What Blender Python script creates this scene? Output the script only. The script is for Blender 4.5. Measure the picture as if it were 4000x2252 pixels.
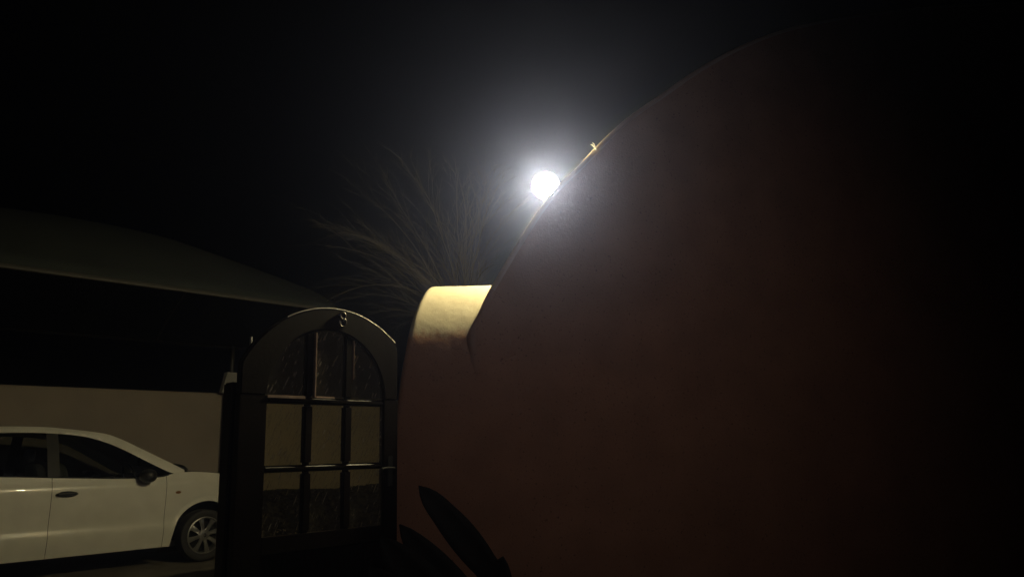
import bpy, bmesh, math, random
from mathutils import Vector, Matrix, noise

random.seed(11)
for o in list(bpy.data.objects):
    bpy.data.objects.remove(o)
S = bpy.context.scene
COL = S.collection

# ------------------------------------------------------------------ camera
cam_d = bpy.data.cameras.new("camera")
cam_d.lens = 27.0
cam_d.sensor_width = 36.0
cam_d.clip_start = 0.05
cam_d.clip_end = 500
cam = bpy.data.objects.new("camera", cam_d)
COL.objects.link(cam)
PITCH, ROLL = math.radians(12.1), math.radians(1.5)
EYE = 1.125
fw = Vector((0, math.cos(PITCH), math.sin(PITCH)))
r0 = Vector((1, 0, 0))
u0 = r0.cross(fw)
rr = r0 * math.cos(ROLL) - u0 * math.sin(ROLL)
uu = u0 * math.cos(ROLL) + r0 * math.sin(ROLL)
cam.matrix_world = Matrix(((rr.x, uu.x, -fw.x, 0), (rr.y, uu.y, -fw.y, 0), (rr.z, uu.z, -fw.z, EYE), (0, 0, 0, 1)))
S.camera = cam

# ------------------------------------------------------------------ night sky
world = bpy.data.worlds.new("World")
S.world = world
world.use_nodes = True
wn = world.node_tree
wn.nodes.clear()
sky = wn.nodes.new("ShaderNodeTexSky")
sky.sky_type = 'NISHITA'
sky.sun_disc = False
sky.sun_elevation = math.radians(-8)
sky.sun_rotation = math.radians(200)
bgn = wn.nodes.new("ShaderNodeBackground")
bgn.inputs['Strength'].default_value = 0.03
wo = wn.nodes.new("ShaderNodeOutputWorld")
wn.links.new(sky.outputs[0], bgn.inputs[0])
wn.links.new(bgn.outputs[0], wo.inputs[0])

S.view_settings.view_transform = 'Standard'
S.view_settings.look = 'None'
S.view_settings.exposure = 0
S.view_settings.gamma = 1
S.view_settings.use_curve_mapping = False
S.render.engine = 'CYCLES'
S.cycles.use_denoising = True
S.cycles.max_bounces = 6
S.cycles.volume_bounces = 1

LAMP_RADIANCE = 1020.0
LAMP_COLOR = (1.0, 0.86, 0.46)
HAZE_DENSITY = 0.0110
HAZE_G = 0.915

# unseen spot added to brighten the front of the big wall, above the view
pl = bpy.data.lights.new("wall_fill_spot", 'SPOT')
pl.spot_size = math.radians(108)
pl.spot_blend = 1.0
pl.energy = 21
pl.color = (1.0, 0.83, 0.74)
pl.shadow_soft_size = 0.07
plo = bpy.data.objects.new("wall_fill_spot", pl)
plo.location = (0.9, 1.7, 2.6)
plo.rotation_euler = (Vector((0.25, 4.7, 1.95)) - plo.location).to_track_quat('-Z', 'Y').to_euler()
COL.objects.link(plo)

# ------------------------------------------------------------------ helpers
TH = math.radians(47.0)
DX = Vector((math.cos(TH), math.sin(TH), 0))      # along the drive (the way the car points)
DY = Vector((-math.sin(TH), math.cos(TH), 0))     # across the drive, away from the viewer


def yard(a, b, z=0.0):
    return DX * a + DY * b + Vector((0, 0, z))


def tag(o, label=None, cat=None, group=None, kind=None):
    if label: o['label'] = label
    if cat: o['category'] = cat
    if group: o['group'] = group
    if kind: o['kind'] = kind
    return o


def empty(name, loc=(0, 0, 0), rz=0.0, parent=None):
    o = bpy.data.objects.new(name, None)
    o.empty_display_size = 0.1
    o.location = loc
    o.rotation_euler = (0, 0, rz)
    COL.objects.link(o)
    if parent: o.parent = parent
    return o


def mesh(name, vs, fs, mat, parent=None, smooth=True, bevel=0.0, seg=2, clamp=True):
    me = bpy.data.meshes.new(name)
    me.from_pydata([tuple(v) for v in vs], [], fs)
    bm = bmesh.new()
    bm.from_mesh(me)
    bmesh.ops.recalc_face_normals(bm, faces=bm.faces)
    if bevel > 0:
        es = [e for e in bm.edges if len(e.link_faces) == 2 and e.calc_face_angle(0) > 0.5]
        bmesh.ops.bevel(bm, geom=es, offset=bevel, segments=seg, affect='EDGES', clamp_overlap=clamp)
    for f in bm.faces:
        f.smooth = smooth
    bm.to_mesh(me)
    bm.free()
    if smooth:
        try:
            me.set_sharp_from_angle(angle=math.radians(40))
        except Exception:
            pass
    me.materials.append(mat)
    o = bpy.data.objects.new(name, me)
    COL.objects.link(o)
    if parent: o.parent = parent
    return o


class MB:
    def __init__(self):
        self.v, self.f = [], []

    def add(self, vs, fs):
        n = len(self.v)
        self.v += [Vector(v) for v in vs]
        self.f += [tuple(i + n for i in f) for f in fs]

    def box(self, a, b):
        (x0, y0, z0), (x1, y1, z1) = a, b
        self.add([(x0, y0, z0), (x1, y0, z0), (x1, y1, z0), (x0, y1, z0), (x0, y0, z1), (x1, y0, z1), (x1, y1, z1), (x0, y1, z1)],
                 [(0, 3, 2, 1), (4, 5, 6, 7), (0, 1, 5, 4), (1, 2, 6, 5), (2, 3, 7, 6), (3, 0, 4, 7)])

    def prism(self, poly, y0, y1):
        """poly of (x,z), extruded along y"""
        n = len(poly)
        vs = [(x, y0, z) for x, z in poly] + [(x, y1, z) for x, z in poly]
        fs = [tuple(range(n)), tuple(range(2 * n - 1, n - 1, -1))]
        fs += [(i, (i + 1) % n, (i + 1) % n + n, i + n) for i in range(n)]
        self.add(vs, fs)

    def tube(self, pts, rad, n=6, cap=True):
        pts = [Vector(p) for p in pts]
        vs, fs = [], []
        for i, p in enumerate(pts):
            t = (pts[min(i + 1, len(pts) - 1)] - pts[max(i - 1, 0)]).normalized()
            ref = Vector((0, 0, 1)) if abs(t.z) < 0.9 else Vector((1, 0, 0))
            s = t.cross(ref).normalized()
            q = t.cross(s)
            r = rad[i] if isinstance(rad, (list, tuple)) else rad
            for k in range(n):
                an = 2 * math.pi * k / n
                vs.append(p + s * (r * math.cos(an)) + q * (r * math.sin(an)))
        for i in range(len(pts) - 1):
            for k in range(n):
                k2 = (k + 1) % n
                fs.append((i * n + k, i * n + k2, (i + 1) * n + k2, (i + 1) * n + k))
        if cap:
            fs.append(tuple(range(n)))
            fs.append(tuple((len(pts) - 1) * n + k for k in range(n)))
        self.add(vs, fs)

    def lathe(self, prof, n=32, axis='y', c=(0, 0, 0), close=False):
        """prof: (r, h) pairs"""
        vs, fs = [], []
        for k in range(n):
            an = 2 * math.pi * k / n
            for r, h in prof:
                if axis == 'y':
                    vs.append((c[0] + r * math.cos(an), c[1] + h, c[2] + r * math.sin(an)))
                else:
                    vs.append((c[0] + r * math.cos(an), c[1] + r * math.sin(an), c[2] + h))
        m = len(prof)
        for k in range(n):
            k2 = (k + 1) % n
            for j in range(m if close else m - 1):
                j2 = (j + 1) % m
                fs.append((k * m + j, k * m + j2, k2 * m + j2, k2 * m + j))
        self.add(vs, fs)

    def grid(self, rows):
        m = len(rows[0])
        vs = [p for r in rows for p in r]
        fs = [(i * m + j, i * m + j + 1, (i + 1) * m + j + 1, (i + 1) * m + j) for i in range(len(rows) - 1) for j in range(m - 1)]
        self.add(vs, fs)

    def build(self, name, mat, parent=None, **k):
        return mesh(name, self.v, self.f, mat, parent, **k)


def interp(x, tab):
    if x <= tab[0][0]: return tab[0][1]
    for (x0, y0), (x1, y1) in zip(tab, tab[1:]):
        if x <= x1:
            return y0 + (y1 - y0) * (x - x0) / (x1 - x0)
    return tab[-1][1]


def smooth_interp(x, tab):
    """Catmull-Rom through a table"""
    if x <= tab[0][0]: return tab[0][1]
    if x >= tab[-1][0]: return tab[-1][1]
    for i in range(len(tab) - 1):
        if x <= tab[i + 1][0]:
            break
    x0, y0 = tab[i]; x1, y1 = tab[i + 1]
    def slope(j):
        a = tab[max(j - 1, 0)]; b = tab[min(j + 1, len(tab) - 1)]
        return (b[1] - a[1]) / (b[0] - a[0])
    h = x1 - x0
    t = (x - x0) / h
    m0, m1 = slope(i) * h, slope(i + 1) * h
    return (2*t**3 - 3*t*t + 1) * y0 + (t**3 - 2*t*t + t) * m0 + (-2*t**3 + 3*t*t) * y1 + (t**3 - t*t) * m1


# ------------------------------------------------------------------ materials
def mat(name, col, rough=0.6, metal=0.0, var=0.0, vscale=4.0, bump=0.0, bscale=60.0, coat=0.0, spec=0.5, col2=None, specks=0.0):
    m = bpy.data.materials.new(name)
    m.use_nodes = True
    nt = m.node_tree
    b = nt.nodes['Principled BSDF']
    b.inputs['Base Color'].default_value = (*col, 1)
    b.inputs['Roughness'].default_value = rough
    b.inputs['Metallic'].default_value = metal
    b.inputs['Coat Weight'].default_value = coat
    b.inputs['Coat Roughness'].default_value = 0.025
    b.inputs['Specular IOR Level'].default_value = spec
    tc = nt.nodes.new('ShaderNodeTexCoord')
    if var > 0 or col2:
        n = nt.nodes.new('ShaderNodeTexNoise')
        n.inputs['Scale'].default_value = vscale
        n.inputs['Detail'].default_value = 6
        nt.links.new(tc.outputs['Object'], n.inputs['Vector'])
        r = nt.nodes.new('ShaderNodeValToRGB')
        r.color_ramp.elements[0].position = 0.3
        r.color_ramp.elements[1].position = 0.7
        lo = tuple(c * (1 - var) for c in col)
        hi = col2 if col2 else tuple(min(1, c * (1 + var)) for c in col)
        r.color_ramp.elements[0].color = (*lo, 1)
        r.color_ramp.elements[1].color = (*hi, 1)
        nt.links.new(n.outputs['Fac'], r.inputs[0])
        last = r.outputs[0]
        if specks > 0:
            v = nt.nodes.new('ShaderNodeTexNoise')
            v.inputs['Scale'].default_value = 75
            v.inputs['Detail'].default_value = 2
            nt.links.new(tc.outputs['Object'], v.inputs['Vector'])
            r2 = nt.nodes.new('ShaderNodeValToRGB')
            r2.color_ramp.elements[0].position = 0.28
            r2.color_ramp.elements[1].position = 0.36
            r2.color_ramp.elements[0].color = (1 - specks,) * 3 + (1,)
            r2.color_ramp.elements[1].color = (1, 1, 1, 1)
            nt.links.new(v.outputs['Fac'], r2.inputs[0])
            mx = nt.nodes.new('ShaderNodeMix')
            mx.data_type = 'RGBA'; mx.blend_type = 'MULTIPLY'
            mx.inputs['Factor'].default_value = 1
            nt.links.new(last, mx.inputs['A']); nt.links.new(r2.outputs[0], mx.inputs['B'])
            last = mx.outputs['Result']
        nt.links.new(last, b.inputs['Base Color'])
    if bump > 0:
        n2 = nt.nodes.new('ShaderNodeTexNoise')
        n2.inputs['Scale'].default_value = bscale
        n2.inputs['Detail'].default_value = 5
        nt.links.new(tc.outputs['Object'], n2.inputs['Vector'])
        bp = nt.nodes.new('ShaderNodeBump')
        bp.inputs['Strength'].default_value = bump
        bp.inputs['Distance'].default_value = 0.01
        nt.links.new(n2.outputs['Fac'], bp.inputs['Height'])
        nt.links.new(bp.outputs[0], b.inputs['Normal'])
    return m


M = {}
M['terracotta'] = mat('terracotta_plaster', (0.36, 0.195, 0.125), 0.9, var=0.13, vscale=3.5, bump=0.15, bscale=90, spec=0.2, specks=0.55)
M['cream'] = mat('cream_plaster', (0.70, 0.62, 0.43), 0.85, var=0.05, vscale=5, bump=0.25, bscale=70, spec=0.2, specks=0.12)
M['coping'] = mat('coping_plaster', (0.44, 0.34, 0.26), 0.9, var=0.1, vscale=6, bump=0.25, bscale=70, spec=0.2)
M['yardwall'] = mat('yard_wall_plaster', (0.30, 0.26, 0.222), 0.9, var=0.10, vscale=1.5, bump=0.2, bscale=60, spec=0.2)
M['ground'] = mat('driveway_concrete', (0.13, 0.115, 0.095), 0.9, var=0.35, vscale=1.4, bump=0.4, bscale=40, spec=0.2)
M['paint'] = mat('white_car_paint', (0.74, 0.73, 0.68), 0.28, coat=1.0, var=0.06, vscale=5)
M['glass'] = mat('dark_car_glass', (0.006, 0.007, 0.008), 0.04, coat=0.3)
def car_glass():
    m = bpy.data.materials.new('tinted_car_glass')
    m.use_nodes = True
    nt = m.node_tree
    nt.nodes.remove(nt.nodes['Principled BSDF'])
    tr = nt.nodes.new('ShaderNodeBsdfTransparent'); tr.inputs[0].default_value = (0.5, 0.52, 0.5, 1)
    gl = nt.nodes.new('ShaderNodeBsdfGlossy'); gl.inputs['Roughness'].default_value = 0.03
    fr = nt.nodes.new('ShaderNodeFresnel'); fr.inputs['IOR'].default_value = 1.5
    mx = nt.nodes.new('ShaderNodeMixShader')
    nt.links.new(fr.outputs[0], mx.inputs[0]); nt.links.new(tr.outputs[0], mx.inputs[1]); nt.links.new(gl.outputs[0], mx.inputs[2])
    nt.links.new(mx.outputs[0], nt.nodes['Material Output'].inputs['Surface'])
    return m
M['glass'] = car_glass()
M['seat'] = mat('grey_seat_fabric', (0.10, 0.10, 0.095), 0.95, var=0.2, vscale=30)
M['shelf'] = mat('pale_folded_blanket', (0.5, 0.46, 0.36), 0.9)
M['black'] = mat('black_plastic', (0.012, 0.012, 0.012), 0.5)
M['pillar'] = mat('grey_pillar_plastic', (0.016, 0.016, 0.015), 0.6)
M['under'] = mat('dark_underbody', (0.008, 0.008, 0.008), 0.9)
M['rubber'] = mat('tyre_rubber', (0.022, 0.021, 0.02), 0.75, bump=0.2, bscale=40)
M['alloy'] = mat('alloy_rim', (0.55, 0.55, 0.56), 0.28, metal=0.9)
M['lens'] = mat('headlight_lens', (0.55, 0.57, 0.6), 0.1, coat=1.0)
M['redlens'] = mat('red_lens', (0.35, 0.02, 0.02), 0.15, coat=1.0)
M['amber'] = mat('amber_lens', (0.25, 0.11, 0.02), 0.2)
M['wood'] = mat('dark_stained_wood', (0.010, 0.006, 0.0052), 0.45, var=0.3, vscale=9, bump=0.08, bscale=50, spec=0.22)
M['strip'] = mat('pale_lit_rim', (0.66, 0.62, 0.57), 0.5, var=0.2, vscale=20)  # pale tone stands in for lamp light on the arch rim
M['lit_edge'] = mat('pale_lit_edge', (0.48, 0.36, 0.28), 0.7, var=0.2, vscale=20)  # lamp-lit muntin and rail edges put into a pale colour
M['iron'] = mat('painted_iron', (0.05, 0.05, 0.05), 0.4, metal=0.3)
M['steel'] = mat('dark_steel_post', (0.03, 0.028, 0.027), 0.6)
M['grey'] = mat('grey_painted_steel', (0.34, 0.33, 0.33), 0.55, var=0.1)
M['brass'] = mat('old_brass', (0.05, 0.042, 0.034), 0.35, metal=0.6)
M['cloth'] = mat('green_shade_cloth', (0.020, 0.024, 0.024), 0.9, var=0.12, vscale=3, bump=0.15, bscale=120, spec=0.1)
M['twig'] = mat('grey_brown_twig', (0.062, 0.057, 0.053), 0.9, spec=0.1)
M['hedge'] = mat('dark_hedge_leaf', (0.005, 0.005, 0.004), 0.95, spec=0.02)
M['leaf'] = mat('dark_leaf', (0.012, 0.012, 0.010), 0.7, spec=0.2, var=0.3, vscale=12)
M['sprig'] = mat('pale_dry_stalk', (0.7, 0.66, 0.58), 0.8)

# pillar plaster: terracotta below, cream above; lamp light's ragged edge put into the colour
def two_tone():
    m = M['terracotta'].copy()
    m.name = 'terracotta_with_lit_cream_top'
    nt = m.node_tree
    b = nt.nodes['Principled BSDF']
    src = b.inputs['Base Color'].links[0].from_socket
    tc = next(n for n in nt.nodes if n.type == 'TEX_COORD')
    sep = nt.nodes.new('ShaderNodeSeparateXYZ')
    nt.links.new(tc.outputs['Object'], sep.inputs[0])
    nz = nt.nodes.new('ShaderNodeTexNoise')
    nz.inputs['Scale'].default_value = 28
    nz.inputs['Detail'].default_value = 8
    nz.inputs['Roughness'].default_value = 0.7
    mpz = nt.nodes.new('ShaderNodeMapping'); mpz.inputs['Scale'].default_value = (1, 1, 0.3)
    nt.links.new(tc.outputs['Object'], mpz.inputs[0]); nt.links.new(mpz.outputs[0], nz.inputs['Vector'])
    ma = nt.nodes.new('ShaderNodeMath'); ma.operation = 'MULTIPLY_ADD'
    ma.inputs[1].default_value = 0.16
    nt.links.new(nz.outputs['Fac'], ma.inputs[0]); nt.links.new(sep.outputs['Z'], ma.inputs[2])
    r = nt.nodes.new('ShaderNodeMapRange')
    r.inputs['From Min'].default_value = 1.905
    r.inputs['From Max'].default_value = 1.975
    nt.links.new(ma.outputs[0], r.inputs['Value'])
    n2 = nt.nodes.new('ShaderNodeTexNoise')
    n2.inputs['Scale'].default_value = 7
    n2.inputs['Detail'].default_value = 6
    nt.links.new(tc.outputs['Object'], n2.inputs['Vector'])
    rp = nt.nodes.new('ShaderNodeValToRGB')
    rp.color_ramp.elements[0].color = (0.50, 0.435, 0.31, 1)
    rp.color_ramp.elements[1].color = (0.55, 0.495, 0.37, 1)
    nt.links.new(n2.outputs['Fac'], rp.inputs[0])
    mx = nt.nodes.new('ShaderNodeMix'); mx.data_type = 'RGBA'
    nt.links.new(r.outputs[0], mx.inputs['Factor'])
    nt.links.new(src, mx.inputs['A'])
    nt.links.new(rp.outputs[0], mx.inputs['B'])
    nt.links.new(mx.outputs['Result'], b.inputs['Base Color'])
    return m
M['twotone'] = two_tone()


def reeded_glass():
    """patterned privacy glass: clear tinted sheet with short slanting ribs"""
    m = bpy.data.materials.new('reeded_glass')
    m.use_nodes = True
    nt = m.node_tree
    nt.nodes.remove(nt.nodes['Principled BSDF'])
    out = nt.nodes['Material Output']
    tc = nt.nodes.new('ShaderNodeTexCoord')
    mp = nt.nodes.new('ShaderNodeMapping')
    mp.vector_type = 'TEXTURE'
    mp.inputs['Rotation'].default_value = (0, math.radians(24), 0)
    mp.inputs['Scale'].default_value = (1 / 85, 1 / 85, 1 / 13)
    nt.links.new(tc.outputs['Object'], mp.inputs[0])
    nz = nt.nodes.new('ShaderNodeTexNoise')
    nz.inputs['Scale'].default_value = 1.0
    nz.inputs['Detail'].default_value = 1.5
    nt.links.new(mp.outputs[0], nz.inputs['Vector'])
    rp = nt.nodes.new('ShaderNodeValToRGB')
    rp.color_ramp.elements[0].position = 0.62
    rp.color_ramp.elements[1].position = 0.70
    nt.links.new(nz.outputs['Fac'], rp.inputs[0])
    tr = nt.nodes.new('ShaderNodeBsdfTransparent')
    tr.inputs['Color'].default_value = (1.0, 0.97, 0.80, 1)
    gl = nt.nodes.new('ShaderNodeBsdfGlossy')
    gl.inputs['Roughness'].default_value = 0.25
    gl.inputs['Color'].default_value = (0.6, 0.6, 0.6, 1)
    bp = nt.nodes.new('ShaderNodeBump')
    bp.inputs['Strength'].default_value = 0.5
    bp.inputs['Distance'].default_value = 0.004
    nt.links.new(nz.outputs['Fac'], bp.inputs['Height'])
    nt.links.new(bp.outputs[0], gl.inputs['Normal'])
    m1 = nt.nodes.new('ShaderNodeMixShader')
    m1.inputs[0].default_value = 0.06
    nt.links.new(tr.outputs[0], m1.inputs[1]); nt.links.new(gl.outputs[0], m1.inputs[2])
    df = nt.nodes.new('ShaderNodeBsdfPrincipled')
    df.inputs['Base Color'].default_value = (0.40, 0.37, 0.33, 1)
    df.inputs['Roughness'].default_value = 0.25
    nt.links.new(bp.outputs[0], df.inputs['Normal'])
    mu = nt.nodes.new('ShaderNodeMath'); mu.operation = 'MULTIPLY'
    mu.inputs[1].default_value = 0.55
    nt.links.new(rp.outputs[0], mu.inputs[0])
    rp.color_ramp.elements[0].color = (0.15, 0.15, 0.15, 1)
    m2 = nt.nodes.new('ShaderNodeMixShader')
    nt.links.new(mu.outputs[0], m2.inputs[0])
    nt.links.new(m1.outputs[0], m2.inputs[1]); nt.links.new(df.outputs[0], m2.inputs[2])
    nt.links.new(m2.outputs[0], out.inputs['Surface'])
    return m
M['pane'] = reeded_glass()

em = bpy.data.materials.new('lit_globe')
em.use_nodes = True
nt = em.node_tree
nt.nodes.remove(nt.nodes['Principled BSDF'])
e = nt.nodes.new('ShaderNodeEmission')
e.inputs['Color'].default_value = (*LAMP_COLOR, 1)
e.inputs['Strength'].default_value = LAMP_RADIANCE
nt.links.new(e.outputs[0], nt.nodes['Material Output'].inputs['Surface'])
M['lit'] = em
gm = bpy.data.materials.new('glowing_globe_glass')
gm.use_nodes = True
nt = gm.node_tree
nt.nodes.remove(nt.nodes['Principled BSDF'])
tr = nt.nodes.new('ShaderNodeBsdfTransparent')
ge = nt.nodes.new('ShaderNodeEmission')
ge.inputs['Color'].default_value = (1.0, 0.97, 0.93, 1)
ge.inputs['Strength'].default_value = 0.9
ad = nt.nodes.new('ShaderNodeAddShader')
nt.links.new(tr.outputs[0], ad.inputs[0]); nt.links.new(ge.outputs[0], ad.inputs[1])
nt.links.new(ad.outputs[0], nt.nodes['Material Output'].inputs['Surface'])
M['globe'] = gm

# ------------------------------------------------------------------ ground
N = 60
rows = []
for i in range(N + 1):
    row = []
    for j in range(N + 1):
        # denser near the gate
        u, v = (i / N * 2 - 1), (j / N * 2 - 1)
        x, y = 60 * u * abs(u) ** 1.5, 8 + 60 * v * abs(v) ** 1.5
        row.append((x, y, 0.008 * noise.noise((x * 0.6, y * 0.6, 0))))
    rows.append(row)
g = MB(); g.grid(rows)
tag(g.build('ground', M['ground']), kind='structure')

# ------------------------------------------------------------------ swooping plastered wall with its rounded end
wall = empty('plastered_wall', (0, 4.6, 0))
tag(wall, 'tall terracotta plastered wall whose top sweeps up in a curve beside the gate', 'wall')
OFF = Vector((0, -4.6, 0))


def rough(p, amp, sc=9.0):
    return amp * (noise.noise(p * sc) + 0.5 * noise.noise(p * sc * 2.7))


# rounded buttress end next to the gate
R_, ZC, Y0 = 0.8, 1.49, 4.6
xl_tab = [(0.0, -0.80), (0.5, -0.782), (1.0, -0.747), (1.3, -0.717), (1.49, -0.695), (1.63, -0.679), (1.764, -0.662), (1.89, -0.648), (2.0, -0.631),
          (2.103, -0.611), (2.183, -0.595), (2.242, -0.584), (2.29, -0.578)]
prof = []
for i in range(36):
    z = ZC * i / 36
    prof.append((Y0, z, Vector((0, -1, 0))))
for i in range(91):
    a = math.radians(i)
    prof.append((Y0 + R_ * (1 - math.cos(a)), ZC + R_ * math.sin(a), Vector((0, -math.cos(a), math.sin(a)))))
for i in range(1, 25):
    z = (ZC + R_) * (1 - i / 24)
    prof.append((Y0 + R_ + 0.02, z, Vector((0, 1, 0))))
mb = MB()
NX = 46
rows = []
RB = 0.035
for (y, z, nrm) in prof:
    xl = smooth_interp(z, xl_tab)
    xr = 0.02
    row = []
    # left side: wrap round a small corner radius, then across the face
    for k in range(6):
        th = math.radians(90 * (1 - k / 5))          # 90 = side face, 0 = front face
        row.append(Vector((xl + RB * (1 - math.sin(th)), y, z)) - nrm * (RB * (1 - math.cos(th))))
    for k in range(1, NX + 1):
        x = xl + RB + (xr - xl - RB) * k / NX
        row.append(Vector((x, y, z)))
    row = [p + nrm * (rough(p, 0.0016) + 0.0012 * noise.noise(p * 45)) + Vector((0, 0, 0)) for p in row]
    # deep side vertex (closes the end)
    row.insert(0, Vector((xl, Y0 + R_ * 0.9, min(z, ZC + 0.5))))
    rows.append([p + OFF for p in row])
mb.grid(rows)
mb.build('rounded_end', M['twotone'], wall)

# the big curved face
top_tab = [(-0.30, 1.30), (-0.10, 1.35), (-0.03, 1.62), (0.0, 1.80), (0.03, 1.85), (0.06, 1.876), (0.09, 1.908), (0.12, 1.955), (0.18, 2.085), (0.22, 2.154), (0.3, 2.287), (0.4, 2.448), (0.52, 2.629),
           (0.66, 2.808), (0.78, 2.925), (0.92, 3.069), (1.02, 3.175), (1.2, 3.342), (1.48, 3.557), (1.78, 3.784), (2.18, 4.036), (2.66, 4.268),
           (3.44, 4.532), (4.3, 4.764), (5.26, 4.986), (6.34, 5.208), (9.0, 5.5)]
path = []
p = Vector((-0.296, 4.674))
ss = -0.30
hd = lambda s: math.radians(-55 if s < 0.09 else (4 + 16 * min(max(s / 1.2, 0), 1)))
q = Vector(p)
back = []
s = 0.0
while s > -0.5:
    s -= 0.01
    q = q - 0.01 * Vector((math.cos(hd(s)), math.sin(hd(s))))
    back.append((s, Vector(q)))
path = list(reversed(back)) + [(0.0, Vector(p))]
q = Vector(p); s = 0.0
while s < 9.2:
    q = q + 0.01 * Vector((math.cos(hd(s)), math.sin(hd(s))))
    s += 0.01
    path.append((s, Vector(q)))


def plan(s):
    i = int(round((s - path[0][0]) / 0.01))
    i = max(0, min(len(path) - 2, i))
    f = (s - path[i][0]) / 0.01
    return path[i][1].lerp(path[i + 1][1], f)


def pnorm(s):
    h = math.radians(4 + 16 * min(max(s / 1.2, 0), 1))
    return Vector((-math.sin(h), math.cos(h)))       # away from the viewer


svals = [-0.28, -0.2, -0.12, -0.06, -0.02, 0.0, 0.01, 0.02, 0.04]
while svals[-1] < 3.0: svals.append(svals[-1] + 0.04)
while svals[-1] < 9.0: svals.append(svals[-1] + 0.2)
WT, RBV = 0.25, 0.035
face, cop = MB(), MB()
frows, crows = [], []
for s in svals:
    zt = smooth_interp(s, top_tab)
    dz = (smooth_interp(s + 0.02, top_tab) - smooth_interp(s - 0.02, top_tab)) / 0.04
    L = math.hypot(1, dz)
    nx, nz_ = -dz / L, 1 / L

    def P(ds, z, dep):
        sp = s + ds
        c = plan(sp); n = pnorm(sp)
        v = Vector((c.x + n.x * dep, c.y + n.y * dep, z))
        return v
    inn = [P(-nx * RBV, zt - nz_ * RBV, 0)]
    row = []
    zb = inn[0].z
    for k in range(0, 61):
        z = zb * k / 60
        v = P(-nx * RBV, z, 0)
        n = pnorm(s)
        v = v - Vector((n.x, n.y, 0)) * ((rough(v, 0.0025, 6) + 0.008 * noise.noise(v * 1.7)) * (0 if k == 60 else 1))
        row.append(v + OFF)
    frows.append(row)
    ring = []
    for k in range(0, 7):
        th = math.radians(90 * k / 6)
        ins = RBV * (1 - math.sin(th))
        v = P(-nx * ins, zt - nz_ * ins, RBV * (1 - math.cos(th)))
        ring.append(v + Vector((0, 0, rough(v, 0.002, 14))) * (0 if k == 0 else 1) + OFF)
    for k in range(0, 7):
        th = math.radians(90 - 90 * k / 6)
        ins = RBV * (1 - math.sin(th))
        ring.append(P(-nx * ins, zt - nz_ * ins, WT - RBV * (1 - math.cos(th))) + OFF)
    ring.append(P(-nx * RBV, 0, WT) + OFF)
    crows.append(ring)
face.grid(frows)
face.build('wall_face', M['terracotta'], wall)
nlow = next(i for i, s_ in enumerate(svals) if s_ > 0.17)
low = MB(); low.grid(crows[:nlow + 1]); low.build('coping_foot', M['terracotta'], wall)
cop.grid(crows[nlow:])
cop.build('coping', M['coping'], wall)

# dry stalk caught on the wall's edge
sp = empty('dry_sprig', (0.575, 4.735, 3.085))
tag(sp, 'tiny pale forked sprig sticking up from the sweeping edge of the wall', 'sprig')
mb = MB(); mb.tube([(0.0, 0, -0.03), (-0.012, 0, 0.008), (-0.022, 0, 0.02)], [0.0035, 0.0035, 0.002])
mb.build('stalk', M['sprig'], sp)
mb = MB(); mb.tube([(0.0, 0, -0.03), (-0.02, 0, 0.0), (-0.036, 0, 0.007)], [0.0035, 0.0035, 0.002])
mb.build('stalk', M['sprig'], sp)

# ------------------------------------------------------------------ globe lamp behind the wall
LP = Vector((0.257, 5.15, 2.963))
lamp = empty('globe_lamp', (LP.x, LP.y, 0))
tag(lamp, 'glaring white globe lamp shining just over the curved edge of the wall', 'lamp')
mb = MB()
pb = [(0.073 * math.sin(math.radians(a)), -0.073 * math.cos(math.radians(a))) for a in range(0, 181, 12)]
mb.lathe(pb, 24, 'z', (0, 0, LP.z))
mb.build('bulb', M['lit'], lamp)
mb = MB()
pr = [(0.101 * math.sin(math.radians(a)), -0.101 * math.cos(math.radians(a))) for a in range(0, 181, 12)]
mb.lathe(pr, 24, 'z', (0, 0, LP.z))
mb.build('globe', M['globe'], lamp)
mb = MB(); mb.lathe([(0.0, 2.878), (0.018, 2.878), (0.022, 2.84), (0.018, 2.82), (0.014, 2.76), (0.0, 2.76)], 20, 'z')
mb.build('collar', M['iron'], lamp)
mb = MB(); mb.lathe([(0.0, 0), (0.07, 0), (0.07, 0.02), (0.02, 0.05), (0.012, 2.76), (0.0, 2.76)], 16, 'z')
mb.build('pole', M['iron'], lamp)

# ------------------------------------------------------------------ arched gate
GB = 4.33
GS = 0.81
gate = empty('arched_gate', yard(2.23 * GS, GB * GS, 1.125 * (1 - GS)), TH)
gate.scale = (GS, GS, GS)
tag(gate, 'dark arched wooden gate with nine glazed panes and a house number on its arch', 'gate')
# local: x from 0 (left) to 1.18, y depth, z up
GX0, GX1 = 0.0, 1.18
OCX, OCR, OCZ = 0.66, 0.745, 2.097 - 0.745         # outer arch circle
ICX, ICR, ICZ = 0.62, 0.442, 1.508                 # inner arch circle
oz = lambda x: OCZ + math.sqrt(max(OCR ** 2 - (x - OCX) ** 2, 0))
iz = lambda x: ICZ + math.sqrt(max(ICR ** 2 - (x - ICX) ** 2, 0))
IX0, IX1 = ICX - ICR, ICX + ICR


def quad_strip(mb, lo, hi, y0, y1):
    """solid between two polylines of (x,z) with equal counts"""
    n = len(lo)
    vs, fs = [], []
    for (a, b) in zip(lo, hi):
        vs += [(a[0], y0, a[1]), (b[0], y0, b[1]), (b[0], y1, b[1]), (a[0], y1, a[1])]
    for i in range(n - 1):
        for k in range(4):
            k2 = (k + 1) % 4
            fs.append((i * 4 + k, i * 4 + k2, (i + 1) * 4 + k2, (i + 1) * 4 + k))
    fs += [(0, 1, 2, 3), ((n - 1) * 4 + 3, (n - 1) * 4 + 2, (n - 1) * 4 + 1, (n - 1) * 4)]
    mb.add(vs, fs)


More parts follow.
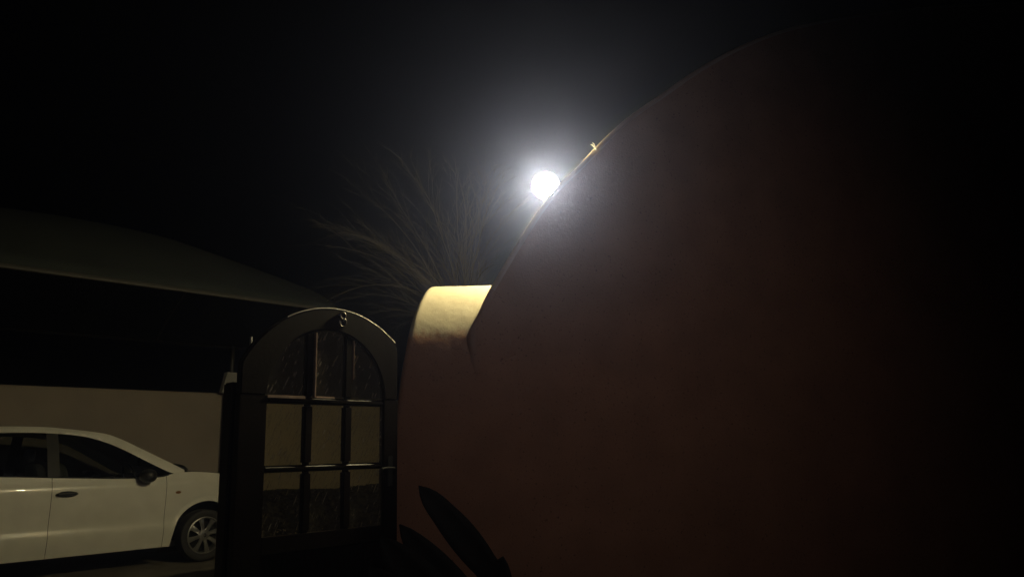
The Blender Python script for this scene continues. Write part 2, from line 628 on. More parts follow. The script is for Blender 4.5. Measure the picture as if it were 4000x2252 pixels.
mb = MB()
lo, hi = [], []
for k in range(41):
    th = math.pi * (1 - k / 40)
    ix, izz = ICX + ICR * math.cos(th), ICZ + ICR * math.sin(th)
    # outward ray from inner centre to the outer outline
    dx, dz = math.cos(th), math.sin(th)
    t = ICR
    while True:
        x, z = ICX + dx * t, ICZ + dz * t
        if x < GX0 or x > GX1 or z > oz(min(max(x, GX0), GX1)) or t > 1.2:
            break
        t += 0.002
    lo.append((ix, izz)); hi.append((ICX + dx * t, ICZ + dz * t))
quad_strip(mb, lo, hi, -0.028, 0.028)
mb.build('arch_head', M['wood'], gate, smooth=True, bevel=0.010, seg=3, clamp=False)
mb = MB(); mb.box((GX0, -0.028, -0.24), (IX0, 0.028, ICZ)); mb.build('stile', M['wood'], gate, smooth=False, bevel=0.004)
mb = MB(); mb.box((IX1, -0.028, -0.24), (GX1, 0.028, ICZ)); mb.build('stile', M['wood'], gate, smooth=False, bevel=0.004)
Z_B, Z_2a, Z_2b, Z_1a, Z_1b = 0.68, 1.048, 1.090, 1.462, 1.508
mb = MB(); mb.box((IX0, -0.026, -0.24), (IX1, 0.026, -0.13)); mb.build('rail', M['wood'], gate, smooth=False, bevel=0.003)
mb = MB(); mb.box((IX0, -0.026, Z_B - 0.1), (IX1, 0.026, Z_B)); mb.build('rail', M['wood'], gate, smooth=False, bevel=0.003)
mb = MB(); mb.box((IX0, -0.024, Z_2a), (IX1, 0.024, Z_2b)); mb.build('rail', M['wood'], gate, smooth=False, bevel=0.014, seg=3)
mb = MB(); mb.box((IX0, -0.024, Z_1a), (IX1, 0.024, Z_1b)); mb.build('rail', M['wood'], gate, smooth=False, bevel=0.014, seg=3)
V = [(0.440, 0.507), (0.737, 0.806)]
for (xa, xb) in V:
    for (za, zb) in ((Z_B, Z_2a), (Z_2b, Z_1a), (Z_1b, None)):
        mb = MB()
        if zb is None:
            xm = (xa + xb) / 2
            xs = [xa + (xb - xa) * k / 4 for k in range(5)]
            quad_strip(mb, [(x, za) for x in xs], [(x, iz(x) + 0.004) for x in xs], -0.022, 0.022)
        else:
            mb.box((xa, -0.022, za), (xb, 0.022, zb))
        mb.build('muntin', M['wood'], gate, smooth=False, bevel=0.014, seg=3)
# lower boarded panel
nb = 6
for k in range(nb):
    w = (IX1 - IX0) / nb
    mb = MB(); mb.box((IX0 + k * w + 0.002, -0.012, -0.13), (IX0 + (k + 1) * w - 0.002, 0.012, Z_B - 0.1))
    mb.build('board', M['wood'], gate, smooth=False, bevel=0.004)
# panes
cols = [(IX0, V[0][0]), (V[0][1], V[1][0]), (V[1][1], IX1)]
for (xa, xb) in cols:
    for (za, zb) in ((Z_B, Z_2a), (Z_2b, Z_1a)):
        mb = MB(); mb.box((xa, -0.003, za), (xb, 0.003, zb)); mb.build('pane', M['pane'], gate, smooth=False)
    mb = MB()
    xs = [xa + (xb - xa) * k / 14 for k in range(15)]
    quad_strip(mb, [(x, Z_1b) for x in xs], [(x, max(iz(x), Z_1b + 0.001)) for x in xs], -0.003, 0.003)
    mb.build('pane', M['pane'], gate, smooth=False)
# pale strip and beads added in place of lamp-lit arch, muntin and rail edges
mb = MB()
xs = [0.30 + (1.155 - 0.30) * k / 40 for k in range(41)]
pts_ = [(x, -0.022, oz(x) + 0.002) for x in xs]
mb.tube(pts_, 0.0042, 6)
mb.build('lit_rim_strip', M['strip'], gate)
mb = MB(); mb.box((V[0][1] + 0.001, -0.030, Z_1b), (V[0][1] + 0.010, -0.004, iz(V[0][1]) - 0.01)); mb.build('lit_edge_bead', M['lit_edge'], gate, smooth=False, bevel=0.002)
mb = MB(); mb.box((V[1][1] + 0.001, -0.024, Z_1b + 0.13), (V[1][1] + 0.006, -0.004, iz(V[1][1]) - 0.01)); mb.build('lit_edge_bead', M['lit_edge'], gate, smooth=False, bevel=0.002)
mb = MB(); mb.box((IX0, -0.032, Z_1b - 0.014), (V[0][0], -0.0235, Z_1b + 0.004)); mb.build('lit_edge_bead', M['lit_edge'], gate, smooth=False, bevel=0.002)
mb = MB(); mb.box((V[0][1] + 0.011, -0.032, Z_1b - 0.006), (V[0][1] + 0.15, -0.0235, Z_1b + 0.006)); mb.build('lit_edge_bead', M['lit_edge'], gate, smooth=False, bevel=0.002)
# house number 8 on the arch
mb = MB()
for (cz, r) in ((0.0265, 0.0205), (-0.0205, 0.0265)):
    ring = [(r * math.cos(2 * math.pi * k / 24), 0, cz + r * 1.05 * math.sin(2 * math.pi * k / 24)) for k in range(25)]
    mb.tube(ring, 0.0075, 8, cap=False)
num = mb.build('numeral', M['brass'], gate)
num.location = (0.705, -0.035, 2.03)
num['label'] = 'house number 8'
# handle and latch plate on the right stile
mb = MB(); mb.box((1.095, -0.034, 0.93), (1.135, -0.028, 1.13)); hp = mb.build('latch_plate', M['iron'], gate, smooth=False, bevel=0.002)
mb = MB(); mb.tube([(1.115, -0.034, 1.05), (1.115, -0.075, 1.05), (1.04, -0.08, 1.05), (1.01, -0.08, 1.045)], 0.008, 8); mb.build('handle', M['iron'], gate)

# posts the gate hangs from
post = empty('gate_post', yard(2.245 * GS, (GB + 0.11) * GS, 0), TH)
tag(post, 'slim dark post left of the arched gate', 'post')
mb = MB(); mb.box((-0.02, -0.045, 0), (0.07, 0.045, 1.50)); mb.build('shaft', M['wood'], post, smooth=False, bevel=0.008)
rod = empty('latch_rod', yard(2.352 * GS, (GB + 0.1) * GS, 0))
tag(rod, 'thin steel rod standing behind the left shoulder of the gate', 'rod')
mb = MB(); mb.tube([(0, 0, 0), (0, 0, 1.735)], 0.007, 8); mb.build('bar', M['grey'], rod)

# ------------------------------------------------------------------ yard wall behind the car
yw = empty('yard_wall', yard(0, 11.0, 0), TH)
tag(yw, 'long pale plastered wall behind the white car, under the carport', 'wall')
mb = MB()
rows = []
xs = [-7 + 0.25 * k for k in range(93)]
for z in [0, 0.3, 0.6, 0.9, 1.2, 1.5, 1.8, 2.0, 2.09]:
    rows.append([Vector((x, 0.006 * noise.noise((x * 2, 0, z * 2)), z + (0.004 * noise.noise((x * 1.5, 3, 0)) if z > 2.05 else 0))) for x in xs])
rows.append([Vector((x, 0.02, 2.11)) for x in xs])
rows.append([Vector((x, 0.22, 2.11)) for x in xs])
rows.append([Vector((x, 0.22, 0)) for x in xs])
mb.grid(rows)
mb.build('wall_body', M['yardwall'], yw)

cp = empty('carport_post', yard(5.44, 10.83, 0), TH)
tag(cp, 'dark square carport post in front of the pale wall, beside the grey pipe', 'post')
mb = MB(); mb.box((-0.045, -0.045, 0), (0.045, 0.045, 2.10)); mb.build('shaft', M['steel'], cp, smooth=False, bevel=0.004)
mb = MB(); mb.prism([(-0.13, 2.10), (0.16, 2.10), (0.16, 2.40), (-0.06, 2.40)], -0.05, 0.05); mb.build('bracket', M['grey'], cp, smooth=False, bevel=0.004)
mb = MB(); mb.tube([(0.03, 0, 2.40), (0.03, 0, 2.80)], 0.03, 8); mb.build('strut', M['steel'], cp)
dp = empty('downpipe', yard(5.55, 10.83, 0), TH)
tag(dp, 'pale grey pipe standing right beside the dark carport post', 'pipe')
mb = MB(); mb.tube([(0, 0, 0), (0, 0, 2.098)], 0.042, 14); mb.build('pipe', M['grey'], dp)
for z in (0.5, 1.6):
    mb = MB(); mb.lathe([(0.044, z), (0.049, z), (0.049, z + 0.03), (0.044, z + 0.03)], 14, 'z'); mb.build('clip', M['steel'], dp)

# ------------------------------------------------------------------ carport shade canopy
cn = empty('shade_canopy', yard(0, 7.5, 0), TH)
tag(cn, 'domed grey green shade cloth canopy of the carport above the white car', 'carport')
Htab = [(-7.0, 0.0), (-5.5, 0.45), (-3.0, 0.78), (0.0, 0.90), (1.8, 0.93), (2.5, 0.96), (3.4, 0.94), (4.2, 0.80), (4.9, 0.63), (5.45, 0.46), (5.8, 0.31), (6.2, 0.0)]
mb = MB()
rows = []
for i in range(133):
    a = -7 + 13.2 * i / 132
    bf = 0.0 if a < 5.1 else 1.1 * (a - 5.1) / 1.1
    row = []
    for k in range(25):
        t = k / 24
        b = bf + (3.5 - bf) * t
        u = 2 * t - 1
        z = 2.815 + smooth_interp(a, Htab) * (1 - u * u)
        row.append(Vector((a, b, z)))
    rows.append(row)
mb.grid(rows)
c = mb.build('shade_cloth', M['cloth'], cn)
md = c.modifiers.new('thickness', 'SOLIDIFY'); md.thickness = 0.006
mb = MB(); mb.tube([(-7, 0.0, 2.80), (5.1, 0.0, 2.80)], 0.022, 8); mb.build('front_beam', M['steel'], cn)
mb = MB(); mb.tube([(-7, 3.5, 2.80), (6.2, 3.5, 2.80)], 0.022, 8); mb.build('rear_beam', M['steel'], cn)
for a in (-6.4, -2.2, 1.2, 4.4):
    mb = MB()
    h = smooth_interp(a, Htab)
    mb.tube([(a, 3.5 * k / 12, 2.795 + h * (1 - (k / 6 - 1) ** 2)) for k in range(13)], 0.018, 6)
    mb.build('hoop', M['steel'], cn)
for a in (-6.4, -2.2):
    mb = MB(); mb.tube([(a, 0, 0), (a, 0, 2.80)], 0.035, 8); mb.build('leg', M['steel'], cn)

# ------------------------------------------------------------------ low hedge behind the gate
hedge = empty('low_hedge', yard(4.9, 6.6, 0), TH)
tag(hedge, 'low dark clipped hedge seen through the bottom panes of the gate', 'hedge')
hr_ = random.Random(3)
mb = MB()
for k in range(15000):
    x, y = hr_.uniform(-1.4, 1.4), hr_.uniform(-0.3, 0.3)
    z = min(0.80, 0.86 * hr_.random() ** 0.45) + 0.012 * math.sin(x * 5) + 0.02
    a, b_ = hr_.uniform(0, 6.28), hr_.uniform(-0.9, 0.9)
    u_ = Vector((math.cos(a), math.sin(a), b_)).normalized() * 0.034
    v_ = u_.cross(Vector((hr_.uniform(-1, 1), hr_.uniform(-1, 1), hr_.uniform(-1, 1)))).normalized() * 0.019
    c_ = Vector((x, y, z))
    mb.add([c_ - u_, c_ + v_, c_ + u_, c_ - v_], [(0, 1, 2, 3)])
lf = mb.build('foliage', M['hedge'], hedge, smooth=False)
lf['kind'] = 'stuff'
for k in range(7):
    x = -1.2 + 0.4 * k
    mb = MB(); mb.tube([(x, 0, 0), (x + 0.03, 0.02, 0.3), (x - 0.02, 0, 0.62)], [0.018, 0.014, 0.006], 5)
    mb.build('stem', M['twig'], hedge)

# ------------------------------------------------------------------ the white car
car = empty('parked_car', yard(3.09, 9.84, 0), TH)
tag(car, 'white hatchback car parked under the shade canopy, its nose hidden by the gate', 'car')
WX, RX, WZ = 1.235, -1.235, 0.29
ARCH = 0.385


def halfw(x):
    return smooth_interp(x, [(-1.97, 0.62), (-1.85, 0.74), (-1.5, 0.815), (-1.0, 0.84), (0.0, 0.842), (1.0, 0.838), (1.4, 0.815), (1.7, 0.755), (1.88, 0.66), (1.97, 0.52)])


def zprof(z):
    return smooth_interp(z, [(0.15, 0.945), (0.22, 0.955), (0.34, 0.984), (0.43, 0.992), (0.465, 0.980), (0.52, 0.976), (0.58, 0.981), (0.70, 0.994), (0.84, 1.0),
                             (0.90, 0.996), (0.94, 0.975), (1.0, 0.955), (1.06, 0.93)])


def belt(x):
    return smooth_interp(x, [(-1.97, 0.97), (-1.7, 1.04), (-1.2, 1.045), (-0.89, 1.031), (-0.2, 0.992), (0.43, 0.964), (0.70, 0.972), (0.82, 0.996), (0.95, 1.010), (1.10, 1.008), (1.4, 0.980),
                             (1.64, 0.935), (1.82, 0.85), (1.90, 0.76), (1.97, 0.62)])


def bottom(x):
    zb = 0.205
    for cx in (WX, RX):
        dx = abs(x - cx)
        if dx < ARCH:
            zb = max(zb, WZ + math.sqrt(ARCH ** 2 - dx ** 2))
    return zb


def side(name, x0, x1, sg, m=None, top=None, off=0.0):
    n = max(4, int((x1 - x0) / 0.02))
    rows = []
    for i in range(n + 1):
        x = x0 + (x1 - x0) * i / n
        zb, zt = bottom(x), (top(x) if top else belt(x))
        row = []
        for k in range(29):
            z = zb + (zt - zb) * k / 28
            fl = 0.0
            for cx in (WX, RX):                       # flared arch lip
                dd = math.hypot(x - cx, z - WZ)
                if dd < ARCH + 0.05: fl = max(fl, 0.012 * (1 - (dd - ARCH) / 0.05))
            row.append(Vector((x, sg * (halfw(x) * zprof(z) + fl + off), z)))
        # return lip inward
        row.insert(0, Vector((x, sg * (halfw(x) * 0.9), zb + 0.001)))
        rows.append(row)
    mb = MB(); mb.grid(rows)
    return mb, rows


# body: fenders, quarters, roof skin, bonnet joined
body = MB()
DOOR = [(-1.14, -0.4205), (-0.4155, 0.7465)]
for sg in (-1, 1):
    for (x0, x1) in ((0.7515, 1.965), (-1.965, -1.145)):
        b_, _ = side('', x0, x1, sg)
        body.add(b_.v, b_.f)


def outline_z(x):
    return smooth_interp(x, [(-1.965, 0.97), (-1.9, 1.10), (-1.78, 1.30), (-1.65, 1.42), (-1.45, 1.478), (-1.1, 1.515), (-0.88, 1.530), (-0.463, 1.526), (-0.178, 1.499), (0.0, 1.476), (0.163, 1.444), (0.32, 1.378),
                             (0.469, 1.298), (0.66, 1.197), (0.82, 1.115), (0.93, 1.055), (1.0, 1.022), (1.10, 1.010), (1.4, 0.982), (1.64, 0.937), (1.82, 0.852), (1.90, 0.762), (1.965, 0.622)])


def wtop_z(x):
    return smooth_interp(x, [(-1.55, 1.10), (-1.45, 1.34), (-1.25, 1.43), (-0.876, 1.463), (-0.395, 1.457), (-0.079, 1.42), (0.139, 1.352), (0.30, 1.276), (0.477, 1.18), (0.66, 1.08), (0.79, 1.015), (0.84, 0.999)])


def ghw(x, z):
    """half width of the greenhouse / top edge"""
    f = halfw(x)
    return interp(z, [(0.60, f * 0.93), (0.93, f * 0.965), (1.02, f * 0.945), (1.25, f * 0.845), (1.46, f * 0.725), (1.55, f * 0.63)])


# pillar / roof-rail band on each side
xs = [-1.95 + 0.03 * k for k in range(99)]
for sg in (-1, 1):
    rows = []
    for x in xs:
        if x > 0.98: break
        lo = wtop_z(x) if -1.5 < x < 0.83 else belt(x)
        lo = max(lo, belt(x) - 0.0)
        hi = max(outline_z(x), lo + 0.001)
        rows.append([Vector((x, sg * ghw(x, lo + (hi - lo) * k / 6) + sg * 0.006 * math.sin(math.pi * k / 6), lo + (hi - lo) * k / 6)) for k in range(7)])
    body.grid(rows)


def toprows(x0, x1, step, crown, inset=0.0, dz=0.0):
    rows = []
    n = max(2, int((x1 - x0) / step))
    for i in range(n + 1):
        x = x0 + (x1 - x0) * i / n
        z0 = outline_z(x)
        y0 = ghw(x, z0) - inset
        row = []
        for k in range(17):
            u = -1 + 2 * k / 16
            row.append(Vector((x, y0 * u, z0 + dz + crown(x) * (1 - abs(u) ** 2.6))))
        rows.append(row)
    return rows


crn = lambda x: interp(x, [(-1.965, 0.03), (-1.6, 0.03), (-1.3, 0.022), (0.1, 0.022), (0.30, 0.03), (0.6, 0.08), (0.95, 0.06), (1.1, 0.035), (1.6, 0.03), (1.965, 0.02)])
body.grid(toprows(-1.55, 0.20, 0.05, crn))            # roof
body.grid(toprows(0.99, 1.965, 0.04, crn))            # bonnet
body.grid(toprows(-1.965, -1.86, 0.03, crn))
# nose and tail closing panels
for x, sx in ((1.965, 1), (-1.965, -1)):
    rows = []
    for k in range(9):
        z = 0.205 + (belt(x) - 0.205) * k / 8
        rows.append([Vector((x + sx * 0.05 * (1 - u * u), halfw(x) * zprof(z) * u, z)) for u in [-1 + j / 5 for j in range(11)]])
    body.grid(rows)
body.build('body', M['paint'], car)

# doors
for sg in (-1, 1):
    for di, (x0, x1) in enumerate(DOOR):
        d_, _ = side('', x0, x1, sg)
        door = d_.build('door', M['paint'], car)
        hx = (x0 + 0.04, x0 + 0.235)
        zc = 0.827 if di else 0.85
        yb = sg * (0.842 * zprof(zc))
        mb = MB()
        pts = [(hx[0], yb, zc), (hx[0] + 0.02, yb + sg * 0.028, zc + 0.002), (hx[0] + 0.1, yb + sg * 0.036, zc + 0.006), (hx[1] - 0.02, yb + sg * 0.028, zc + 0.006), (hx[1], yb, zc + 0.004)]
        mb.tube(pts, [0.014, 0.018, 0.019, 0.018, 0.014], 8)
        mb.build('handle', M['black'], door)
        # recess cup behind the handle
        mb = MB()
        mb.lathe([(0.0, 0.003), (0.9, 0.003), (1.0, -0.002)], 20, 'y')
        hr = mesh('handle_recess', [Vector((hx[0] + 0.10 + v.x * 0.105, yb + sg * (v.y if v.y < 0 else 0.0035), zc + 0.002 + v.z * 0.034)) for v in mb.v], mb.f, M['under'], door)

# inner dark shell, so that the gaps and wheel wells read dark
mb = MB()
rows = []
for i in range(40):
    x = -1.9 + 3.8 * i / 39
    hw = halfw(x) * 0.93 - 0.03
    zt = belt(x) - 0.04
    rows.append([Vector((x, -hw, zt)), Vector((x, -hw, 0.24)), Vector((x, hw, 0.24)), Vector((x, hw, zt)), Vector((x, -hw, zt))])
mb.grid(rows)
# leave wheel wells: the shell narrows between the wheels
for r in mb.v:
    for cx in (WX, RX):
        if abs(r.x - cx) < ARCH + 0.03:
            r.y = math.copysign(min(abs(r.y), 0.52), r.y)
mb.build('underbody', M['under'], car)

# side windows with pillar between
for sg in (-1, 1):
    for (x0, x1) in ((-1.5, -0.455), (-0.345, 0.835)):
        rows = []
        n = int((x1 - x0) / 0.03)
        for i in range(n + 1):
            x = x0 + (x1 - x0) * i / n
            lo, hi = belt(x) - 0.004, max(wtop_z(x) + 0.004, belt(x))
            rows.append([Vector((x, sg * (ghw(x, lo + (hi - lo) * k / 8) - 0.008), lo + (hi - lo) * k / 8)) for k in range(9)])
        mb = MB(); mb.grid(rows); mb.build('window', M['glass'], car)
    rows = []
    for x in (-0.456, -0.43, -0.40, -0.37, -0.344):
        lo, hi = belt(x) - 0.004, wtop_z(x) + 0.004
        rows.append([Vector((x, sg * (ghw(x, lo + (hi - lo) * k / 8) - 0.006), lo + (hi - lo) * k / 8)) for k in range(9)])
    mb = MB(); mb.grid(rows); mb.build('door_pillar', M['pillar'], car)
    # black weather strip along the belt
    mb = MB()
    mb.tube([Vector((x, sg * (halfw(x) * zprof(belt(x)) - 0.002), belt(x))) for x in [-1.02 + 0.06 * k for k in range(31)]], 0.007, 6)
    mb.build('weather_strip', M['black'], car)

mb = MB(); mb.grid(toprows(0.20, 0.99, 0.04, crn, 0.0, -0.003)); mb.build('windscreen', M['glass'], car)
mb = MB(); mb.grid(toprows(-1.86, -1.55, 0.03, crn, 0.0, -0.003)); mb.build('rear_window', M['glass'], car)

# seats seen through the glass
def cushion(mb, c, h, e=0.55, tilt=0.0):
    ex = lambda v: math.copysign(abs(v) ** e, v)
    rows = []
    for i in range(11):
        t = math.pi * i / 10
        row = []
        for k in range(17):
            a = 2 * math.pi * k / 16
            z = h[2] * -ex(math.cos(t))
            row.append(Vector((c[0] + h[0] * ex(math.sin(t)) * ex(math.cos(a)) - tilt * z, c[1] + h[1] * ex(math.sin(t)) * ex(math.sin(a)), c[2] + z)))
        rows.append(row)
    mb.grid(rows)


for sg in (-1, 1):
    mb = MB(); cushion(mb, (-0.22, sg * 0.37, 0.93), (0.07, 0.23, 0.22), tilt=0.25)
    st = mb.build('front_seat', M['seat'], car)
    mb = MB(); cushion(mb, (-0.33, sg * 0.37, 1.24), (0.045, 0.12, 0.075)); mb.build('headrest', M['seat'], st)
mb = MB(); cushion(mb, (-1.05, 0, 0.98), (0.10, 0.56, 0.16), 0.35, 0.2)
st = mb.build('rear_seat', M['seat'], car)
for sg in (-1, 1):
    mb = MB(); cushion(mb, (-1.12, sg * 0.36, 1.21), (0.04, 0.11, 0.06)); mb.build('headrest', M['seat'], st)
mb = MB(); cushion(mb, (0.86, 0, 0.93), (0.22, 0.62, 0.08), 0.5); mb.build('dashboard', M['black'], car)
mb = MB(); cushion(mb, (1.01, 0, 1.045), (0.19, 0.52, 0.07), 0.6, 0.8); mb.build('cowl', M['black'], car)
ring = [(0.52 - 0.06 * math.sin(a_), -0.37 + 0.18 * math.cos(a_), 0.95 + 0.17 * math.sin(a_)) for a_ in [2 * math.pi * k / 24 for k in range(25)]]
mb = MB(); mb.tube(ring, 0.014, 8, cap=False); mb.build('steering_wheel', M['black'], car)

# mirrors
for sg in (-1, 1):
    mb = MB()
    vs, fs = [], []
    c = Vector((0.50, sg * 0.93, 0.985))
    n1, n2 = 10, 16
    rows = []
    for i in range(n1 + 1):
        t = math.pi * i / n1
        row = []
        for k in range(n2 + 1):
            a = 2 * math.pi * k / n2
            ex = lambda v, pw: math.copysign(abs(v) ** pw, v)
            row.append(Vector((c.x - 0.085 * ex(math.cos(t), 0.8), c.y + 0.105 * math.sin(t) * ex(math.cos(a), 0.8), c.z + 0.072 * math.sin(t) * ex(math.sin(a), 0.8))))
        rows.append(row)
    mb.grid(rows)
    mb.tube([(0.56, sg * 0.76, 0.985), (0.53, sg * 0.88, 0.985)], 0.03, 8)
    mb.build('mirror', M['black'], car)
# side repeaters
for sg in (-1, 1):
    x, z = 0.886, 0.79
    mb = MB()
    rows = []
    for i in range(7):
        t = math.pi * i / 6
        rows.append([Vector((x - 0.033 * math.cos(t), sg * (halfw(x) * zprof(z) + 0.008 * math.sin(t) * max(0, math.sin(a_)) - 0.001), z + 0.016 * math.sin(t) * math.cos(a_))) for a_ in [math.pi * k / 8 for k in range(9)]])
    mb.grid(rows)
    mb.build('side_repeater', M['amber'], car)

# lights, bumpers, grille
for sg in (-1, 1):
    mb = MB(); rows = []
    for i in range(9):
        x = 1.62 + 0.30 * i / 8
        zc = belt(x) - 0.06
        h = 0.06 * math.sin(math.pi * (0.1 + 0.8 * i / 8))
        rows.append([Vector((x, sg * (halfw(x) * zprof(zc + h * u) + 0.008), zc + h * u)) for u in (-1, -0.5, 0, 0.5, 1)])
    mb.grid(rows); mb.build('headlight', M['lens'], car)
    mb = MB(); rows = []
    for i in range(7):
        x = -1.90 + 0.22 * i / 6
        h = 0.09 * math.sin(math.pi * (0.15 + 0.7 * i / 6))
        rows.append([Vector((x, sg * (halfw(x) * zprof(0.85 + h * u) + 0.008), 0.86 + h * u)) for u in (-1, -0.5, 0, 0.5, 1)])
    mb.grid(rows); mb.build('tail_light', M['redlens'], car)
for x, sx in ((1.965, 1), (-1.965, -1)):
    mb = MB()
    pts = [(x + sx * (0.07 * (1 - u * u) - 0.01), 0.56 * u, 0.40) for u in [-1 + k / 6 for k in range(13)]]
    mb.tube(pts, 0.09, 10)
    mb.build('bumper', M['paint'], car)
mb = MB(); mb.box((1.99, -0.35, 0.54), (2.022, 0.35, 0.61)); mb.build('grille', M['black'], car, smooth=False, bevel=0.01)

# wheels
TYRE = [(0.205, -0.085), (0.235, -0.098), (0.265, -0.100), (0.280, -0.092), (0.288, -0.06), (0.290, 0.0), (0.288, 0.06), (0.280, 0.092), (0.265, 0.100), (0.235, 0.098), (0.205, 0.085), (0.200, 0.0)]
proto = None
for (wx, sg) in ((WX, -1), (RX, -1), (WX, 1), (RX, 1)):
    if proto is None:
        w = empty('wheel', (wx, sg * 0.735, WZ), 0, car)
        mb = MB(); mb.lathe(TYRE, 48, 'y', close=True)
        mb.build('tyre', M['rubber'], w)
        mb = MB()
        mb.lathe([(0.207, -0.085), (0.207, -0.09), (0.198, -0.092), (0.188, -0.082), (0.182, -0.02), (0.18, 0.07)], 48, 'y')
        NS = 8
        for k in range(NS):
            a = 2 * math.pi * (k + 0.3) / NS
            ca, sa = math.cos(a), math.sin(a)
            def sp_(r, t, h):
                return Vector((r * ca - t * sa, h, r * sa + t * ca))
            vs = []
            for (r, hw, h) in ((0.04, 0.022, -0.070), (0.10, 0.022, -0.080), (0.15, 0.027, -0.082), (0.192, 0.036, -0.078)):
                vs += [sp_(r, -hw, h + 0.012), sp_(r, -hw * 0.55, h), sp_(r, hw * 0.55, h), sp_(r, hw, h + 0.012), sp_(r, 0, h + 0.03)]
            fs = []
            for i in range(3):
                for j in range(5):
                    j2 = (j + 1) % 5
                    fs.append((i * 5 + j, i * 5 + j2, (i + 1) * 5 + j2, (i + 1) * 5 + j))
            mb.add(vs, fs)
        mb.lathe([(0.0, -0.084), (0.03, -0.084), (0.034, -0.078), (0.062, -0.074), (0.066, -0.05), (0.0, -0.05)], 28, 'y')
        mb.build('rim', M['alloy'], w)
        mb = MB(); mb.lathe([(0.0, -0.0862), (0.018, -0.0862), (0.022, -0.0842)], 20, 'y'); mb.build('hub_cap', M['black'], w)
        mb = MB(); mb.lathe([(0.0, 0.0), (0.178, 0.0), (0.178, 0.02), (0.0, 0.02)], 28, 'y'); mb.build('brake_disc', M['under'], w)
        proto = w
    else:
        w = proto.copy(); COL.objects.link(w)
        w.location = (wx, sg * 0.735, WZ)
        w.rotation_euler = (0, 0, 0 if sg < 0 else math.pi)
        for ch in list(proto.children):
            c2 = ch.copy(); COL.objects.link(c2); c2.parent = w

# ------------------------------------------------------------------ bare tree behind the wall
tree = empty('bare_tree', (-0.45, 8.5, 0))
tag(tree, 'leafless tree of thin arching branches rising behind the rounded end of the wall', 'tree')
mb = MB()
mb.tube([(0.1, 0, 0), (0.05, 0.02, 0.9), (-0.06, 0, 1.8), (-0.10, 0.02, 2.8)], [0.11, 0.085, 0.06, 0.03], 10)
mb.build('trunk', M['twig'], tree)
rnd = random.Random(5)


def limb(mb, p, d, L, r, droop, n, depth):
    pts, rad = [Vector(p)], [r]
    d = Vector(d).normalized()
    for k in range(n):
        d = (d + Vector((rnd.uniform(-.10, .10), rnd.uniform(-.10, .10), rnd.uniform(-.08, .08) - droop * (k / n)))).normalized()
        pts.append(pts[-1] + d * (L / n)); rad.append(r * (1 - 0.75 * (k + 1) / n))
    mb.tube(pts, rad, 4 if depth else 5, cap=False)
    if depth < 2:
        m = (13, 5)[depth]
        for i in range(m):
            k = rnd.randint(max(1, n // 4), n - 1)
            ax = (pts[k] - pts[k - 1]).normalized()
            side_ = Vector((rnd.uniform(-1, 1), rnd.uniform(-1, 1), rnd.uniform(-0.4, 0.8)))
            limb(mb, pts[k], ax + side_ * 0.55, L * rnd.uniform(0.22, 0.42), max(0.0013, rad[k] * 0.55), droop * 1.1, 6, depth + 1)


for i in range(30):
    ang = -1.02 + 1.30 * (i + rnd.uniform(-.3, .3)) / 29       # fan, left-heavy
    d = Vector((math.sin(ang), rnd.uniform(-.45, .45), math.cos(ang)))
    mb = MB()
    h = rnd.uniform(2.3, 2.75)
    limb(mb, (-0.09 + rnd.uniform(-.03, .03), rnd.uniform(-.03, .03), h), d, rnd.uniform(1.2, 2.1), (0.011 if i % 4 == 0 else rnd.uniform(0.004, 0.007)), 0.15, 12, 0)
    mb.build('branch', M['twig'], tree)

# ------------------------------------------------------------------ broad-leaved plant at the foot of the wall
plant = empty('broad_leaved_plant', (-0.22, 4.12, 0))
tag(plant, 'dark broad leaved plant at the foot of the terracotta wall', 'plant')


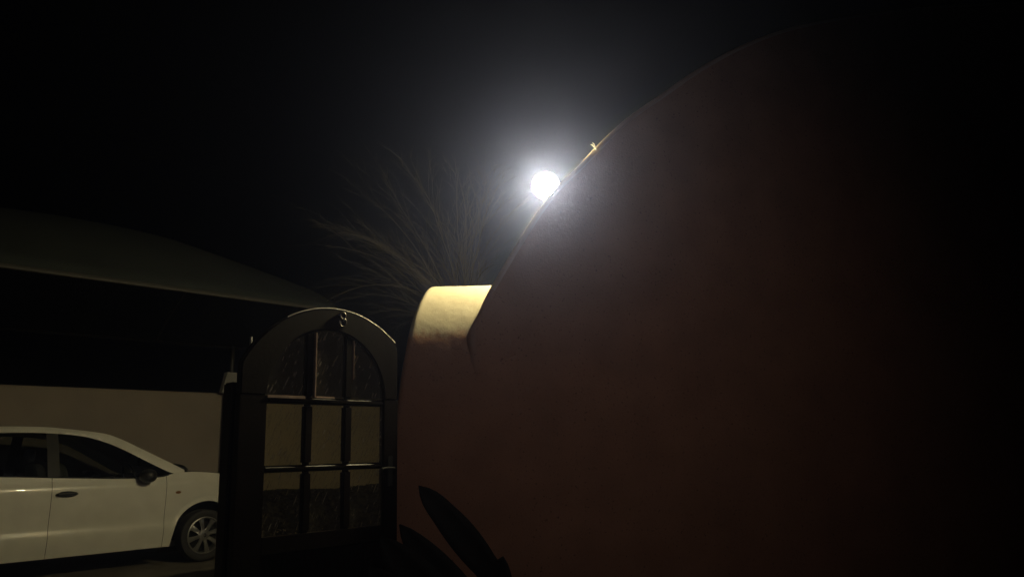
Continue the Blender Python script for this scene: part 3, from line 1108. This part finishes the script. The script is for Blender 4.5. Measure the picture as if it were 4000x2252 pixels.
def leaf(base, tip, width, bend, fold=0.25, blunt=0.0, twist=0.0):
    base, tip = Vector(base), Vector(tip)
    L = (tip - base)
    side_ = L.cross(Vector((0, -1, 0.25))).normalized()
    if side_.x < 0: side_ = -side_
    nrm = side_.cross(L).normalized()
    rows = []
    n = 14
    for i in range(n + 1):
        t = i / n
        c = base + L * t + Vector((0, -0.02, bend)) * math.sin(math.pi * t)
        w = width * (math.sin(math.pi * (0.18 + 0.82 * t)) ** 0.7 if t < 1 else 0.0)
        w = max(w, width * blunt * (1 - t ** 8), 0.002)
        rows.append([c + side_ * (w * u) + nrm * (fold * w * (abs(u) - 0.5)) for u in (-1, -0.5, 0, 0.5, 1)])
    mb = MB(); mb.grid(rows)
    o = mb.build('leaf', M['leaf'], plant)
    md = o.modifiers.new('thickness', 'SOLIDIFY'); md.thickness = 0.006
    return o


leaf((0.10, 0.02, 0.50), (-0.29, -0.02, 0.975), 0.078, 0.015, blunt=0.85)
leaf((0.08, -0.05, 0.20), (-0.38, -0.08, 0.79), 0.10, 0.01, blunt=0.6)
leaf((0.00, -0.10, 0.10), (-0.47, -0.12, 0.74), 0.13, 0.02, blunt=0.5)
leaf((-0.08, -0.12, 0.05), (-0.52, -0.15, 0.60), 0.14, 0.0, blunt=0.4)
leaf((0.05, 0.0, 0.25), (0.14, -0.05, 0.62), 0.10, 0.0)
leaf((0.08, -0.05, 0.20), (0.38, -0.10, 0.50), 0.10, 0.03)
leaf((0.06, 0.0, 0.15), (0.52, 0.0, 0.38), 0.10, 0.03)
mb = MB(); mb.tube([(0, 0, 0), (0, -0.02, 0.25), (0.02, -0.02, 0.5)], [0.05, 0.045, 0.03], 10); mb.build('stem', M['leaf'], plant)

# ------------------------------------------------------------------ damp night air
hz = MB(); hz.box((-62, -54, -1.0), (62, 70, 7.0))
ho = hz.build('haze', M['leaf'], smooth=False)
ho.data.materials.clear()
hm = bpy.data.materials.new('haze')
hm.use_nodes = True
nt = hm.node_tree
nt.nodes.remove(nt.nodes['Principled BSDF'])
pv = nt.nodes.new('ShaderNodeVolumePrincipled')
pv.inputs['Color'].default_value = (0.40, 0.475, 1.0, 1)
pv.inputs['Density'].default_value = HAZE_DENSITY
pv.inputs['Anisotropy'].default_value = HAZE_G
nt.links.new(pv.outputs[0], nt.nodes['Material Output'].inputs['Volume'])
ho.data.materials.append(hm)
tag(ho, kind='stuff')
